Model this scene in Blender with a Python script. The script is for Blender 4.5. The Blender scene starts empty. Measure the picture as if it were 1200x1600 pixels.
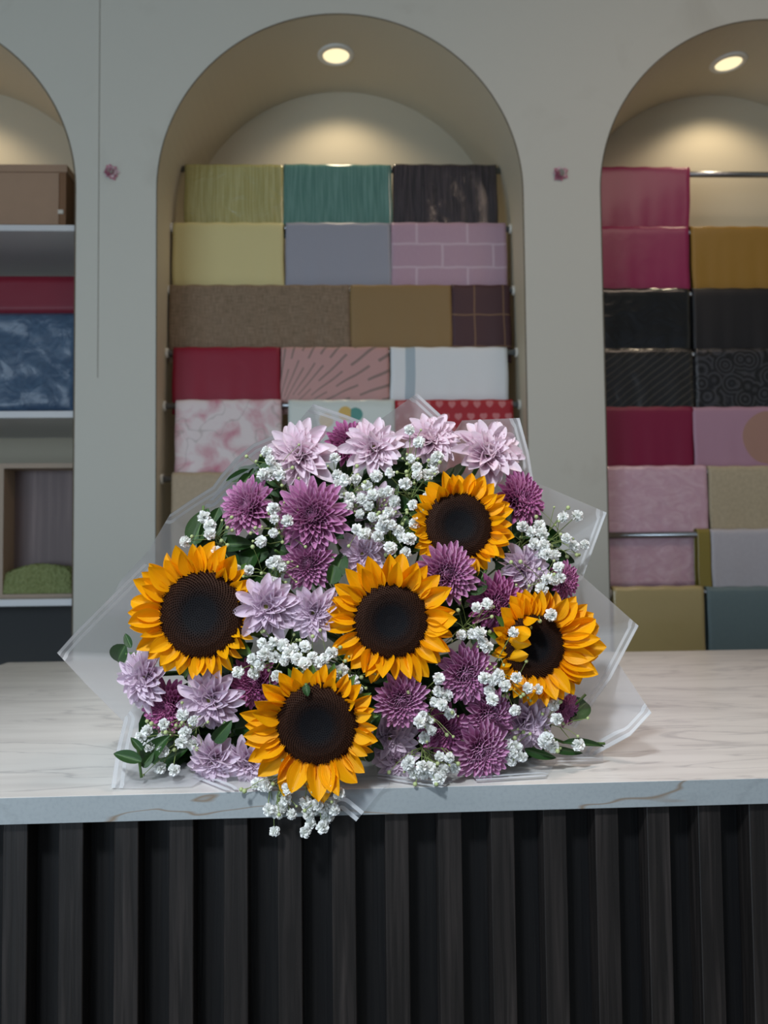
import bpy, bmesh, math, random
from mathutils import Vector, Matrix, noise
random.seed(7)
PI = math.pi
C = bpy.context.scene.collection
SC = bpy.context.scene

# ------------------------------------------------------------------ camera
F = 1300.0                       # focal length in pixels of the 1200x1600 frame
ZT = 0.90                        # worktop height
CAM = Vector((0, 0, ZT + 0.238))
YAW, PITCH, ROLL = 0.036, math.atan(62 / F), 0.0105
fw = Vector((math.sin(YAW) * math.cos(PITCH), math.cos(YAW) * math.cos(PITCH), math.sin(PITCH)))
r0 = Vector((math.cos(YAW), -math.sin(YAW), 0))
u0 = r0.cross(fw)
rt = r0 * math.cos(ROLL) - u0 * math.sin(ROLL)
up = u0 * math.cos(ROLL) + r0 * math.sin(ROLL)
cd = bpy.data.cameras.new('camera'); cam = bpy.data.objects.new('camera', cd); C.objects.link(cam)
m = Matrix((rt, up, -fw)).transposed().to_4x4(); m.translation = CAM
cam.matrix_world = m
cd.sensor_fit = 'VERTICAL'; cd.sensor_height = 32; cd.lens = 32 * F / 1600
cd.clip_start = 0.02
cd.dof.use_dof = True; cd.dof.focus_distance = 0.86; cd.dof.aperture_fstop = 6.5
SC.camera = cam

def ray(px, py):
    return (fw * F + rt * (px - 600) - up * (py - 800))
def P(px, py, Y):                # point seen at that pixel, at depth Y in the place
    d = ray(px, py); return CAM + d * (Y / d.y)
def PZ(px, py, z):               # point seen at that pixel on the level z
    d = ray(px, py); return CAM + d * ((z - CAM.z) / d.z)

# ------------------------------------------------------------------ light
SC.view_settings.view_transform = 'Standard'; SC.view_settings.look = 'None'
SC.view_settings.gamma = 1; SC.view_settings.use_curve_mapping = False
SC.view_settings.exposure = 0.0
w = bpy.data.worlds.new('world'); SC.world = w; w.use_nodes = True
w.node_tree.nodes['Background'].inputs[0].default_value = (0.62, 0.75, 0.9, 1)
w.node_tree.nodes['Background'].inputs[1].default_value = 0.17
def area(name, loc, target, size, power, col, sy=None):
    l = bpy.data.lights.new(name, 'AREA'); l.energy = power; l.color = col; l.size = size
    if sy: l.shape = 'RECTANGLE'; l.size_y = sy
    o = bpy.data.objects.new(name, l); C.objects.link(o); o.location = loc
    o.rotation_euler = (Vector(target) - Vector(loc)).to_track_quat('-Z', 'Y').to_euler()
    return o
area('assumed_left_fill', (-2.3, -1.3, 1.25), (0, 1.4, 1.0), 2.2, 44, (0.68, 0.84, 1.0), 1.5)  # added area fill, assumed cool daylight from the left; no window built
area('assumed_overhead_fill', (1.3, 0.9, 3.15), (1.0, 1.2, 0), 1.0, 9, (1.0, 0.76, 0.6), 0.6)  # added warm fill for assumed light from upper right, no ceiling lamp built
area('added_front_fill', (0.3, -2.3, 2.2), (0, 1.0, 1.1), 2.4, 9, (0.8, 0.9, 1.0), 1.6)  # added cool fill behind the camera, no shopfront built

def added_spot(loc, target, power, col, ang, soft=0.12):  # added spots out of view, brighten the bouquet and worktop
    l = bpy.data.lights.new('added_spot', 'SPOT'); l.energy = power; l.color = col; l.spot_size = math.radians(ang); l.spot_blend = 0.8; l.shadow_soft_size = soft
    o = bpy.data.objects.new('added_spot', l); C.objects.link(o); o.location = loc
    o.rotation_euler = (Vector(target) - Vector(loc)).to_track_quat('-Z', 'Y').to_euler()
added_spot((-0.6, -0.75, 2.75), (-0.05, 0.92, 1.02), 215, (0.88, 0.95, 1.0), 36, 0.14)
added_spot((-0.9, 0.5, 3.0), (-0.45, 1.2, 0.9), 26, (0.86, 0.94, 1.0), 50, 0.16)
added_spot((0.9, 0.9, 3.1), (0.5, 1.15, 0.9), 52, (1.0, 0.83, 0.74), 52, 0.12)

# ------------------------------------------------------------------ material helpers
def lin(h):
    if isinstance(h, str):
        h = h.lstrip('#'); v = [int(h[i:i+2], 16) / 255 for i in (0, 2, 4)]
    else: v = h
    return tuple(((c / 12.92) if c <= 0.04045 else ((c + 0.055) / 1.055) ** 2.4) for c in v) + (1,)
class NT:
    def __init__(s, name, rough=0.5, spec=0.5, **kw):
        s.m = bpy.data.materials.new(name); s.m.use_nodes = True; s.t = s.m.node_tree
        s.b = s.t.nodes['Principled BSDF']; s.out = s.t.nodes['Material Output']
        s.b.inputs['Roughness'].default_value = rough
        s.b.inputs['Specular IOR Level'].default_value = spec
        for k, v in kw.items(): s.b.inputs[k.replace('_', ' ')].default_value = v
    def n(s, ty): return s.t.nodes.new(ty)
    def lk(s, a, b): s.t.links.new(a, b)
    def put(s, sock, v):
        if hasattr(v, 'is_output'): s.lk(v, sock)
        else: sock.default_value = v
    def M(s, op, a, b=0.0, c=0.0):
        n = s.n('ShaderNodeMath'); n.operation = op
        s.put(n.inputs[0], a); s.put(n.inputs[1], b); s.put(n.inputs[2], c); return n.outputs[0]
    def mix(s, f, a, b):
        n = s.n('ShaderNodeMix'); n.data_type = 'RGBA'
        s.put(n.inputs[0], f); s.put(n.inputs[6], a); s.put(n.inputs[7], b); return n.outputs[2]
    def uv(s):
        n = s.n('ShaderNodeUVMap'); x = s.n('ShaderNodeSeparateXYZ'); s.lk(n.outputs[0], x.inputs[0])
        return n.outputs[0], x.outputs[0], x.outputs[1]
    def obj(s): return s.n('ShaderNodeTexCoord').outputs['Object']
    def scale(s, v, sc):
        n = s.n('ShaderNodeVectorMath'); n.operation = 'MULTIPLY'; s.lk(v, n.inputs[0]); n.inputs[1].default_value = sc; return n.outputs[0]
    def noise(s, v, sc, det=3, dist=0.0):
        n = s.n('ShaderNodeTexNoise'); s.lk(v, n.inputs['Vector']); n.inputs['Scale'].default_value = sc
        n.inputs['Detail'].default_value = det; n.inputs['Distortion'].default_value = dist; return n.outputs[0]
    def ramp(s, f, a, b):       # smooth 0..1 between a and b
        n = s.n('ShaderNodeMapRange'); s.put(n.inputs[0], f); n.inputs[1].default_value = a; n.inputs[2].default_value = b; return n.outputs[0]
    def col(s, v): s.put(s.b.inputs['Base Color'], v); return s
    def bump(s, h, strength=0.3, dist=0.01):
        n = s.n('ShaderNodeBump'); n.inputs['Strength'].default_value = strength; n.inputs['Distance'].default_value = dist
        s.lk(h, n.inputs['Height']); s.lk(n.outputs[0], s.b.inputs['Normal']); return s
def plain(name, c, rough=0.5, spec=0.5, var=0.0, vs=30, bump=0, **kw):
    t = NT(name, rough, spec, **kw); c = lin(c)
    if var or bump:
        nz = t.noise(t.obj(), vs)
        if var:
            t.col(t.mix(nz, tuple(x * (1 - var) for x in c[:3]) + (1,), tuple(min(1, x * (1 + var)) for x in c[:3]) + (1,)))
        else: t.col(c)
        if bump: t.bump(nz, bump, 0.01)
    else: t.col(c)
    return t.m

# wall paint with faint smudges
t = NT('wall_paint', 0.6, 0.3)
o_ = t.obj(); sm = t.ramp(t.noise(o_, 3.2, 5, 0.6), 0.62, 0.8)
t.col(t.mix(t.M('MULTIPLY', sm, 0.35), lin('#d3d2c8'), lin('#aaa496'))); M_WALL = t.m
M_LINE = plain('niche_paint', '#cbc1ab', 0.6, 0.3)
M_TRIM = plain('edge_band', '#6e6453', 0.5)
M_FLOOR = plain('floor_tile', '#8f8b84', 0.4, var=0.1, vs=4)
M_CEIL = plain('ceiling_paint', '#c9c6bd', 0.8)
M_SHELF = plain('shelf_white', '#d9dadc', 0.35)
# marble
def marble(name, base, vein, base2, brown):
    t = NT(name, 0.28, 0.5); o = t.obj()
    v = t.scale(o, (1.1, 4.5, 4.5)); w1 = t.noise(v, 1.6, 7, 1.6)
    soft = t.ramp(t.noise(t.scale(o, (1.5, 7, 7)), 2.2, 6, 1.2), 0.42, 0.72)
    ve = t.M('ABSOLUTE', t.M('SUBTRACT', w1, 0.5)); ve = t.M('SUBTRACT', 1.0, t.ramp(ve, 0.0, 0.018))
    c = t.mix(t.M('MULTIPLY', soft, 0.55), lin(base), lin(base2))
    c = t.mix(t.M('MULTIPLY', ve, 0.35), c, lin(vein))
    if brown:
        b = t.noise(t.scale(o, (1.6, 1, 7)), 1.9, 3, 0.5); b = t.M('ABSOLUTE', t.M('SUBTRACT', b, 0.52))
        c = t.mix(t.M('MULTIPLY', t.M('SUBTRACT', 1.0, t.ramp(b, 0.0, 0.010)), 0.75), c, lin('#7b6040'))
        c = t.mix(t.M('MULTIPLY', t.ramp(t.noise(o, 260, 2), 0.45, 0.75), 0.18), c, lin('#6a7478'))
    t.col(c); return t.m
M_MARBLE = marble('marble_top', '#dddad6', '#77757a', '#b9b5b2', False)
M_MARBLE_EDGE = marble('marble_edge', '#9aa0a3', '#868c8e', '#8e9598', True)
def wood(name, a, b, sx=180, sz=6, rough=0.45, spec=0.4):
    t = NT(name, rough, spec); o = t.obj()
    nz = t.noise(t.scale(o, (sx, sx, sz)), 1.0, 4, 0.4); n2 = t.noise(t.scale(o, (sx / 4, sx / 4, sz / 3)), 1.0, 3, 1.5)
    f = t.M('MULTIPLY', t.ramp(nz, 0.4, 0.75), t.ramp(n2, 0.3, 0.65))
    t.col(t.mix(f, lin(a), lin(b))); t.bump(nz, 0.5, 0.001); return t.m
M_SLAT = wood('dark_slat_wood', '#1b1817', '#383230')
M_SLATB = wood('dark_panel_wood', '#111113', '#1c1b1b')
M_CHROME = plain('brushed_steel', '#a9acb0', 0.25, Metallic=1.0)
M_WHITEPL = plain('white_plastic', '#e6e4dd', 0.4)
t = NT('lamp_glow'); t.col((.3, .28, .2, 1)); t.b.inputs['Emission Color'].default_value = (1, 0.83, 0.5, 1); t.b.inputs['Emission Strength'].default_value = 1.15; M_GLOW = t.m
M_CARD = plain('cardboard', '#a98b73', 0.8, var=0.06, vs=20)
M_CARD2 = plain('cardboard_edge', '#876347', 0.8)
M_TAPE = plain('paper_tab', '#d8cfc2', 0.6)
M_DARK = plain('recess_shade', '#3d3e3f', 0.8)  # dark tone standing in for shade under the lowest left shelf
M_WOODBACK = wood('walnut_back', '#6e5d5c', '#94807d', 60, 3, 0.5)
M_WOODFR = plain('pale_wood_frame', '#a5907c', 0.5)
t = NT('green_towel', 0.95, 0.1); nz = t.noise(t.obj(), 120, 3)
t.col(t.mix(nz, lin('#67713f'), lin('#a9b27f'))); t.bump(nz, 1.0, 0.01); M_TOWEL = t.m

# paper materials (uv in metres: u across, v down from the rail)
def paper(name, c, rough=0.5, kind=None, c2=None, crinkle=0.0, coat=0.0, cs=14, **kw):
    t = NT(name, rough, 0.5); c = lin(c); c2 = lin(c2) if c2 else None
    uvv, u, v = t.uv(); colr = c
    t.b.inputs['Coat Weight'].default_value = coat; t.b.inputs['Coat Roughness'].default_value = 0.12
    if kind == 'vstripe':
        f = t.noise(t.scale(uvv, (220, 6, 1)), 1.0, 2); colr = t.mix(t.ramp(f, 0.4, 0.65), c, c2)
    elif kind == 'hrib':
        f = t.M('PINGPONG', v, 0.0035); colr = t.mix(t.ramp(f, 0.0, 0.0035), c, c2)
    elif kind == 'brick':
        b = t.n('ShaderNodeTexBrick'); t.lk(uvv, b.inputs['Vector']); b.inputs['Scale'].default_value = 1.0
        b.inputs['Brick Width'].default_value = 0.16; b.inputs['Row Height'].default_value = 0.075; b.inputs['Mortar Size'].default_value = 0.0035
        b.inputs['Color1'].default_value = c; b.inputs['Color2'].default_value = c; b.inputs['Mortar'].default_value = c2
        f = t.noise(t.scale(uvv, (200, 60, 1)), 1.0, 2); colr = t.mix(t.M('MULTIPLY', f, 0.25), b.outputs[0], c2)
    elif kind == 'plaid':
        a = t.M('LESS_THAN', t.M('PINGPONG', t.M('ADD', u, 0.02), 0.045), 0.0022); b = t.M('LESS_THAN', t.M('PINGPONG', v, 0.05), 0.0022)
        colr = t.mix(t.M('MULTIPLY', t.M('MAXIMUM', a, b), 0.75), c, c2)
    elif kind == 'burlap':
        a = t.noise(t.scale(uvv, (400, 30, 1)), 1.0, 2); b = t.noise(t.scale(uvv, (30, 400, 1)), 1.0, 2)
        f = t.M('MULTIPLY', t.M('ADD', a, b), 0.5); colr = t.mix(t.ramp(f, 0.35, 0.65), c, c2)
    elif kind == 'floral':
        f = t.ramp(t.noise(uvv, 14, 6, 0.5), 0.45, 0.72); colr = t.mix(f, c, c2)
        g = t.M('SUBTRACT', 1.0, t.ramp(t.M('ABSOLUTE', t.M('SUBTRACT', t.noise(uvv, 9, 2, 0.3), 0.5)), 0.0, 0.012))
        colr = t.mix(t.M('MULTIPLY', g, 0.4), colr, lin('#8d8079'))
    elif kind == 'rays':          # printed dashes radiating from a lower corner
        du = t.M('SUBTRACT', u, -0.02); dv = t.M('SUBTRACT', 0.24, v)
        an = t.M('ARCTAN2', dv, du); r = t.M('SQRT', t.M('ADD', t.M('MULTIPLY', du, du), t.M('MULTIPLY', dv, dv)))
        l = t.M('LESS_THAN', t.M('PINGPONG', an, 0.055), 0.012)
        wn = t.n('ShaderNodeTexWhiteNoise'); wn.noise_dimensions = '1D'; t.lk(t.M('FLOOR', t.M('DIVIDE', t.M('ADD', an, 0.055), 0.11)), wn.inputs[1])
        d = t.M('GREATER_THAN', t.M('PINGPONG', t.M('ADD', r, wn.outputs[0]), 0.075), 0.016)
        colr = t.mix(t.M('MULTIPLY', t.M('MULTIPLY', l, d), 0.85), c, c2)
    elif kind == 'dots':
        vo = t.n('ShaderNodeTexVoronoi'); t.lk(uvv, vo.inputs['Vector']); vo.inputs['Scale'].default_value = 17
        f = t.M('LESS_THAN', vo.outputs['Distance'], 0.36); s = t.n('ShaderNodeSeparateColor'); t.lk(vo.outputs['Color'], s.inputs[0])
        two = t.mix(t.M('GREATER_THAN', s.outputs[0], 0.62), c2, lin('#d9b24a')); colr = t.mix(f, c, two)
    elif kind == 'hearts':
        s_ = 0.038
        row = t.M('FLOOR', t.M('DIVIDE', v, s_)); x = t.M('ADD', t.M('DIVIDE', u, s_), t.M('MULTIPLY', row, 0.5))
        x = t.M('MULTIPLY', t.M('SUBTRACT', t.M('FRACT', x), 0.5), 3.9); y = t.M('MULTIPLY', t.M('SUBTRACT', 0.52, t.M('FRACT', t.M('DIVIDE', v, s_))), 3.9)
        x2 = t.M('MULTIPLY', x, x); q = t.M('SUBTRACT', t.M('ADD', x2, t.M('MULTIPLY', y, y)), 1.0)
        h = t.M('SUBTRACT', t.M('MULTIPLY', q, t.M('MULTIPLY', q, q)), t.M('MULTIPLY', x2, t.M('MULTIPLY', y, t.M('MULTIPLY', y, y))))
        colr = t.mix(t.M('MULTIPLY', t.M('LESS_THAN', h, 0.0), 0.6), c, c2)
    elif kind == 'circle':
        du = t.M('SUBTRACT', u, 0.235); dv = t.M('SUBTRACT', v, 0.10)
        r = t.M('SQRT', t.M('ADD', t.M('MULTIPLY', du, du), t.M('MULTIPLY', dv, dv))); colr = t.mix(t.M('LESS_THAN', r, 0.082), c, c2)
    elif kind == 'band':
        f = t.M('MULTIPLY', t.M('GREATER_THAN', u, 0.045), t.M('LESS_THAN', u, 0.075)); colr = t.mix(f, c, c2)
    elif kind == 'mottle':
        colr = t.mix(t.noise(uvv, 90, 4), c, c2)
    elif kind == 'roses':
        vo = t.n('ShaderNodeTexVoronoi'); t.lk(uvv, vo.inputs['Vector']); vo.inputs['Scale'].default_value = 20
        f = t.M('PINGPONG', vo.outputs['Distance'], 0.12); colr = t.mix(t.ramp(f, 0.03, 0.12), c, c2)
    elif kind == 'diag':
        a = t.M('ADD', t.M('MULTIPLY', u, 0.75), v); colr = t.mix(t.M('LESS_THAN', t.M('PINGPONG', a, 0.012), 0.0022), c, c2)
    elif kind == 'wrinkle':
        f = t.ramp(t.noise(t.scale(uvv, (1, 1.6, 1)), 14, 4, 2.5), 0.4, 0.7); colr = t.mix(f, c, c2)
    t.col(colr)
    if crinkle: t.bump(t.noise(uvv, cs, 3, 0.8), crinkle, 0.02)
    return t.m

# ------------------------------------------------------------------ mesh helpers
def mesh(name, verts, faces, mat, parent=None, uvs=None, smooth=True, mats=None, fm=None):
    me = bpy.data.meshes.new(name); me.from_pydata([tuple(v) for v in verts], [], faces)
    for mm in (mats or [mat]): me.materials.append(mm)
    if uvs is not None:
        l = me.uv_layers.new(name='UVMap')
        for p in me.polygons:
            for li, vi in zip(p.loop_indices, p.vertices): l.data[li].uv = uvs[vi]
    if smooth:
        for p in me.polygons: p.use_smooth = True
    if fm:
        for p, k in zip(me.polygons, fm): p.material_index = k
    me.update()
    return inst(name, me, parent)
def inst(name, me, parent=None, mat4=None):
    o = bpy.data.objects.new(name, me); C.objects.link(o)
    if parent: o.parent = parent
    if mat4 is not None: o.matrix_local = mat4
    return o
def tag(o, label=None, cat=None, group=None, kind=None):
    if label: o['label'] = label
    if cat: o['category'] = cat
    if group: o['group'] = group
    if kind: o['kind'] = kind
    return o
def empty(name, mat4=None):
    o = bpy.data.objects.new(name, None); C.objects.link(o); o.empty_display_size = 0.02
    if mat4 is not None: o.matrix_world = mat4
    return o
class MB:
    def __init__(s): s.v = []; s.f = []; s.m = []; s.uv = []
    def box(s, a, b, k=0):
        n = len(s.v); x0, y0, z0 = a; x1, y1, z1 = b
        s.v += [(x0,y0,z0),(x1,y0,z0),(x1,y1,z0),(x0,y1,z0),(x0,y0,z1),(x1,y0,z1),(x1,y1,z1),(x0,y1,z1)]
        fs = [(0,3,2,1),(4,5,6,7),(0,1,5,4),(1,2,6,5),(2,3,7,6),(3,0,4,7)]
        s.f += [tuple(n+i for i in f) for f in fs]; s.m += [k]*6; return s
    def tube(s, pts, rad, n=6, k=0, cap=True):
        pts = [Vector(p) for p in pts]; base = len(s.v); N = len(pts)
        if not hasattr(rad, '__len__'): rad = [rad]*N
        prev = None
        for i, p in enumerate(pts):
            d = (pts[min(i+1, N-1)] - pts[max(i-1, 0)])
            d = d.normalized() if d.length > 1e-9 else Vector((0,0,1))
            if prev is None: a = d.orthogonal().normalized()
            else: a = (prev - d * prev.dot(d)); a = a.normalized() if a.length > 1e-6 else d.orthogonal().normalized()
            prev = a; b = d.cross(a)
            for j in range(n):
                q = p + (a * math.cos(2*PI*j/n) + b * math.sin(2*PI*j/n)) * rad[i]; s.v.append(tuple(q))
        for i in range(N-1):
            for j in range(n):
                s.f.append((base+i*n+j, base+i*n+(j+1)%n, base+(i+1)*n+(j+1)%n, base+(i+1)*n+j)); s.m.append(k)
        if cap:
            s.f.append(tuple(base+j for j in reversed(range(n)))); s.m.append(k)
            s.f.append(tuple(base+(N-1)*n+j for j in range(n))); s.m.append(k)
        return s
    def ball(s, c, r, k=0, nu=6, nv=4):
        b = len(s.v); c = Vector(c); s.v.append(tuple(c + Vector((0,0,r))))
        for i in range(1, nv):
            for j in range(nu):
                th = PI*i/nv; ph = 2*PI*j/nu
                s.v.append((c.x+r*math.sin(th)*math.cos(ph), c.y+r*math.sin(th)*math.sin(ph), c.z+r*math.cos(th)))
        s.v.append(tuple(c - Vector((0,0,r)))); e = len(s.v)-1
        for j in range(nu): s.f.append((b, b+1+j, b+1+(j+1)%nu)); s.m.append(k)
        for i in range(nv-2):
            for j in range(nu):
                s.f.append((b+1+i*nu+j, b+1+(i+1)*nu+j, b+1+(i+1)*nu+(j+1)%nu, b+1+i*nu+(j+1)%nu)); s.m.append(k)
        for j in range(nu): s.f.append((e, b+1+(nv-2)*nu+(j+1)%nu, b+1+(nv-2)*nu+j)); s.m.append(k)
        return s
    def lathe(s, prof, n=32, k=0, M4=None):
        b = len(s.v)
        for r, z in prof:
            for j in range(n):
                q = Vector((r*math.cos(2*PI*j/n), r*math.sin(2*PI*j/n), z)); s.v.append(tuple(M4 @ q if M4 else q))
        for i in range(len(prof)-1):
            for j in range(n):
                s.f.append((b+i*n+j, b+i*n+(j+1)%n, b+(i+1)*n+(j+1)%n, b+(i+1)*n+j)); s.m.append(k)
        return s
    def build(s, name, mats, parent=None, smooth=False):
        if not isinstance(mats, (list, tuple)): mats = [mats]
        return mesh(name, s.v, s.f, None, parent, smooth=smooth, mats=mats, fm=s.m)

# ------------------------------------------------------------------ room
D = 2.40; ND = 0.42                        # wall plane, niche depth
L0 = P(245, 300, D).x; R0 = P(817, 300, D).x
RAD = (R0 - L0) / 2; TOPZ = P(530, 22, D).z; ZS = TOPZ - RAD
CXS = [P(118, 300, D).x - RAD, (L0 + R0) / 2, P(938, 290, D).x + RAD]
CEILZ = 3.25
def build_wall():
    v = []; f = []; mk = []
    def q(*pts, k=0):
        n = len(v); v.extend(pts); f.append(tuple(range(n, n+len(pts)))); mk.append(k)
    xs = [-3.2]
    for c in CXS: xs += [c-RAD, c+RAD]
    xs.append(3.4)
    for i in range(0, len(xs), 2): q((xs[i],D,0),(xs[i+1],D,0),(xs[i+1],D,CEILZ),(xs[i],D,CEILZ))
    N = 56
    for c in CXS:
        arc = [(c - RAD*math.cos(PI*i/N), ZS + RAD*math.sin(PI*i/N)) for i in range(N+1)]
        path = [(c-RAD, 0.0)] + arc + [(c+RAD, 0.0)]
        for (a, b) in zip(arc, arc[1:]): q((a[0],D,a[1]),(b[0],D,b[1]),(b[0],D,CEILZ),(a[0],D,CEILZ))
        for (a, b) in zip(path, path[1:]): q((a[0],D,a[1]),(a[0],D+ND,a[1]),(b[0],D+ND,b[1]),(b[0],D,b[1]), k=1)
        n = len(v); v.extend([(x, D+ND, z) for x, z in path]); f.append(tuple(range(n, n+len(path)))); mk.append(1)
    o = mesh('wall_back', v, f, None, smooth=False, mats=[M_WALL, M_LINE], fm=mk); tag(o, kind='structure')
    for i, c in enumerate(CXS):
        pts = [(c-RAD, D-0.0005, 0.02)] + [(c - RAD*math.cos(PI*j/80), D-0.0005, ZS + RAD*math.sin(PI*j/80)) for j in range(81)] + [(c+RAD, D-0.0005, 0.02)]
        b = MB(); b.tube(pts, 0.0019, 5); tag(b.build('trim_%d' % (i+1), M_TRIM), kind='structure')
    sx = P(155, 200, D).x; tag(MB().box((sx-0.0008, D-0.0006, P(155, 590, D).z), (sx+0.0008, D+0.001, CEILZ-.01)).build('trim_4', M_TRIM), kind='structure')
build_wall()
for nm, a, b, mt in (('floor', (-3.2,-2.6,-0.05), (3.4,D+ND+.02,0), M_FLOOR), ('ceiling', (-3.2,-2.6,CEILZ), (3.4,D+ND+.02,CEILZ+.05), M_CEIL),
                     ('wall_left', (-3.25,-2.6,0), (-3.2,D,CEILZ), M_WALL), ('wall_right', (3.4,-2.6,0), (3.45,D,CEILZ), M_WALL)):
    tag(MB().box(a, b).build(nm, mt), kind='structure')

# downlights in the niche vaults
def downlight(px, py, ci, label, Y=None):
    c = CXS[ci]
    # follow the pixel ray until it meets the vault
    d = ray(px, py); d = d / d.y; Yh = D + 0.19
    for k in range(400):
        y = D + ND * k / 400; p = CAM + d * y
        if (p.x-c)**2 + (p.z-ZS)**2 > RAD*RAD: Yh = y; break
    p = CAM + d * Yh; a = math.atan2(p.z-ZS, p.x-c)
    nrm = Vector((-math.cos(a), 0, -math.sin(a)))           # into the niche
    pos = Vector((c + RAD*math.cos(a), Yh, ZS + RAD*math.sin(a)))
    M4 = nrm.to_track_quat('Z', 'Y').to_matrix().to_4x4(); M4.translation = pos
    root = empty('downlight', M4); tag(root, label, 'ceiling light', 'downlights in the niche vaults')
    b = MB(); b.lathe([(0.046,-0.002),(0.059,-0.002),(0.060,0.003),(0.058,0.006),(0.044,0.008),(0.041,0.001),(0.046,-0.002)], 40); b.build('trim_ring', M_WHITEPL, root, True)
    b = MB(); b.lathe([(0.0430,0.004),(0.038,0.0015),(0.020,0.0010),(0.0001,0.0008)], 40); b.build('lens', M_GLOW, root, True)
    l = bpy.data.lights.new('downlight_beam', 'SPOT'); l.energy = 4.0; l.color = (1, 0.83, 0.58); l.spot_size = math.radians(120); l.spot_blend = 0.6; l.shadow_soft_size = 0.03
    lo = bpy.data.objects.new('downlight_beam', l); C.objects.link(lo); lo.location = pos + nrm * 0.02
    lo.rotation_euler = Vector((nrm.x, 0.25, nrm.z)).to_track_quat('-Z', 'Y').to_euler()
downlight(525, 85, 1, 'round white recessed downlight glowing at the top of the middle arched niche')
downlight(1138, 97, 2, 'round white recessed downlight glowing in the vault of the right arched niche')
downlight(-88, 72, 0, 'assumed round white recessed downlight out of view in the vault of the left arched niche')  # assumed lamp out of view, gives the left niche its glow

# ------------------------------------------------------------------ draped paper and rails
def rail(ci, py, Y, label, group='steel rails across the niches', py_x=530):
    c = CXS[ci]; z = P(py_x, py, Y).z; r = 0.0095
    root = empty('display_rail', Matrix.Translation((c, Y, z - r - 0.0045))); tag(root, label, 'rail', group)
    b = MB(); b.tube([(-RAD+0.002,0,0),(RAD-0.002,0,0)], r, 16); b.build('rail_tube', M_CHROME, root, True)
    for s in (-1, 1):
        b = MB(); b.tube([(s*(RAD-0.0005),0,0),(s*(RAD-0.008),0,0)], 0.015, 16); b.build('end_flange', M_WHITEPL, root, False)
    return z
def drape(x0, x1, y0, y1, Y, mat, label, group, cat='wrapping paper', name='wrapping_paper', wav=0.003, thick=0.002, slant=0.0, plies=True):
    # folded over the rail: rounded top, front hang and shorter back hang
    A = P(x0, y0, Y); B = P(x1, y0, Y); xl, xr = A.x, B.x; zt = (A.z + B.z) / 2; cn = min(CXS, key=lambda c: abs(c-(A.x+B.x)/2) if True else 0); lim = RAD - 0.006 if zt < ZS else math.sqrt(max(0, RAD*RAD-(zt-ZS)**2)) - 0.008; xl = max(xl, cn-lim); xr = min(xr, cn+lim)
    zb = P((x0+x1)/2, y1, Y-0.02).z - 0.015
    H = zt - zb; R = 0.0145; nx = max(8, int((xr-xl)/0.012)); prof = []
    bk = H * 0.8
    for i in range(6): prof.append((R, -R - bk*(1 - i/5.0)))
    for i in range(1, 9): a = PI*i/8; prof.append((R*math.cos(a), -R + R*math.sin(a)))
    for i in range(1, 15): prof.append((-R - 0.001*math.sin(i/14*PI*0.6), -R - (H-R)*i/14))
    v = []; f = []; uv = []; sd = random.random()*50; d = 0; L = []
    for i, p in enumerate(prof):
        if i: d += math.hypot(p[0]-prof[i-1][0], p[1]-prof[i-1][1])
        L.append(d)
    top = L[10]
    for j in range(nx+1):
        s = j/nx; x = xl + (xr-xl)*s
        for i, (py_, pz) in enumerate(prof):
            hang = max(0, min(1, (-pz-R)/(H-R)))
            wv = wav * hang * (math.sin(x*55+sd) + 0.6*math.sin(x*23+sd*2)) * (1 if py_ < 0 else 0)
            v.append((x + slant*hang*(s-0.5) + 0.002*math.sin(pz*40+sd)*hang, Y + py_ - abs(wv)*(1 if py_<0 else -1) - wv*0.3, zt + pz + (0.001*math.sin(x*80+sd))))
            uv.append((x-xl, (L[i]-top)))
    n = len(prof)
    for j in range(nx):
        for i in range(n-1): f.append((j*n+i, j*n+i+1, (j+1)*n+i+1, (j+1)*n+i))
    o = mesh(name, v, f, mat, None, uv)
    md = o.modifiers.new('thickness', 'SOLIDIFY'); md.thickness = thick; md.offset = 0.0
    tag(o, label, cat, group); return o

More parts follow.
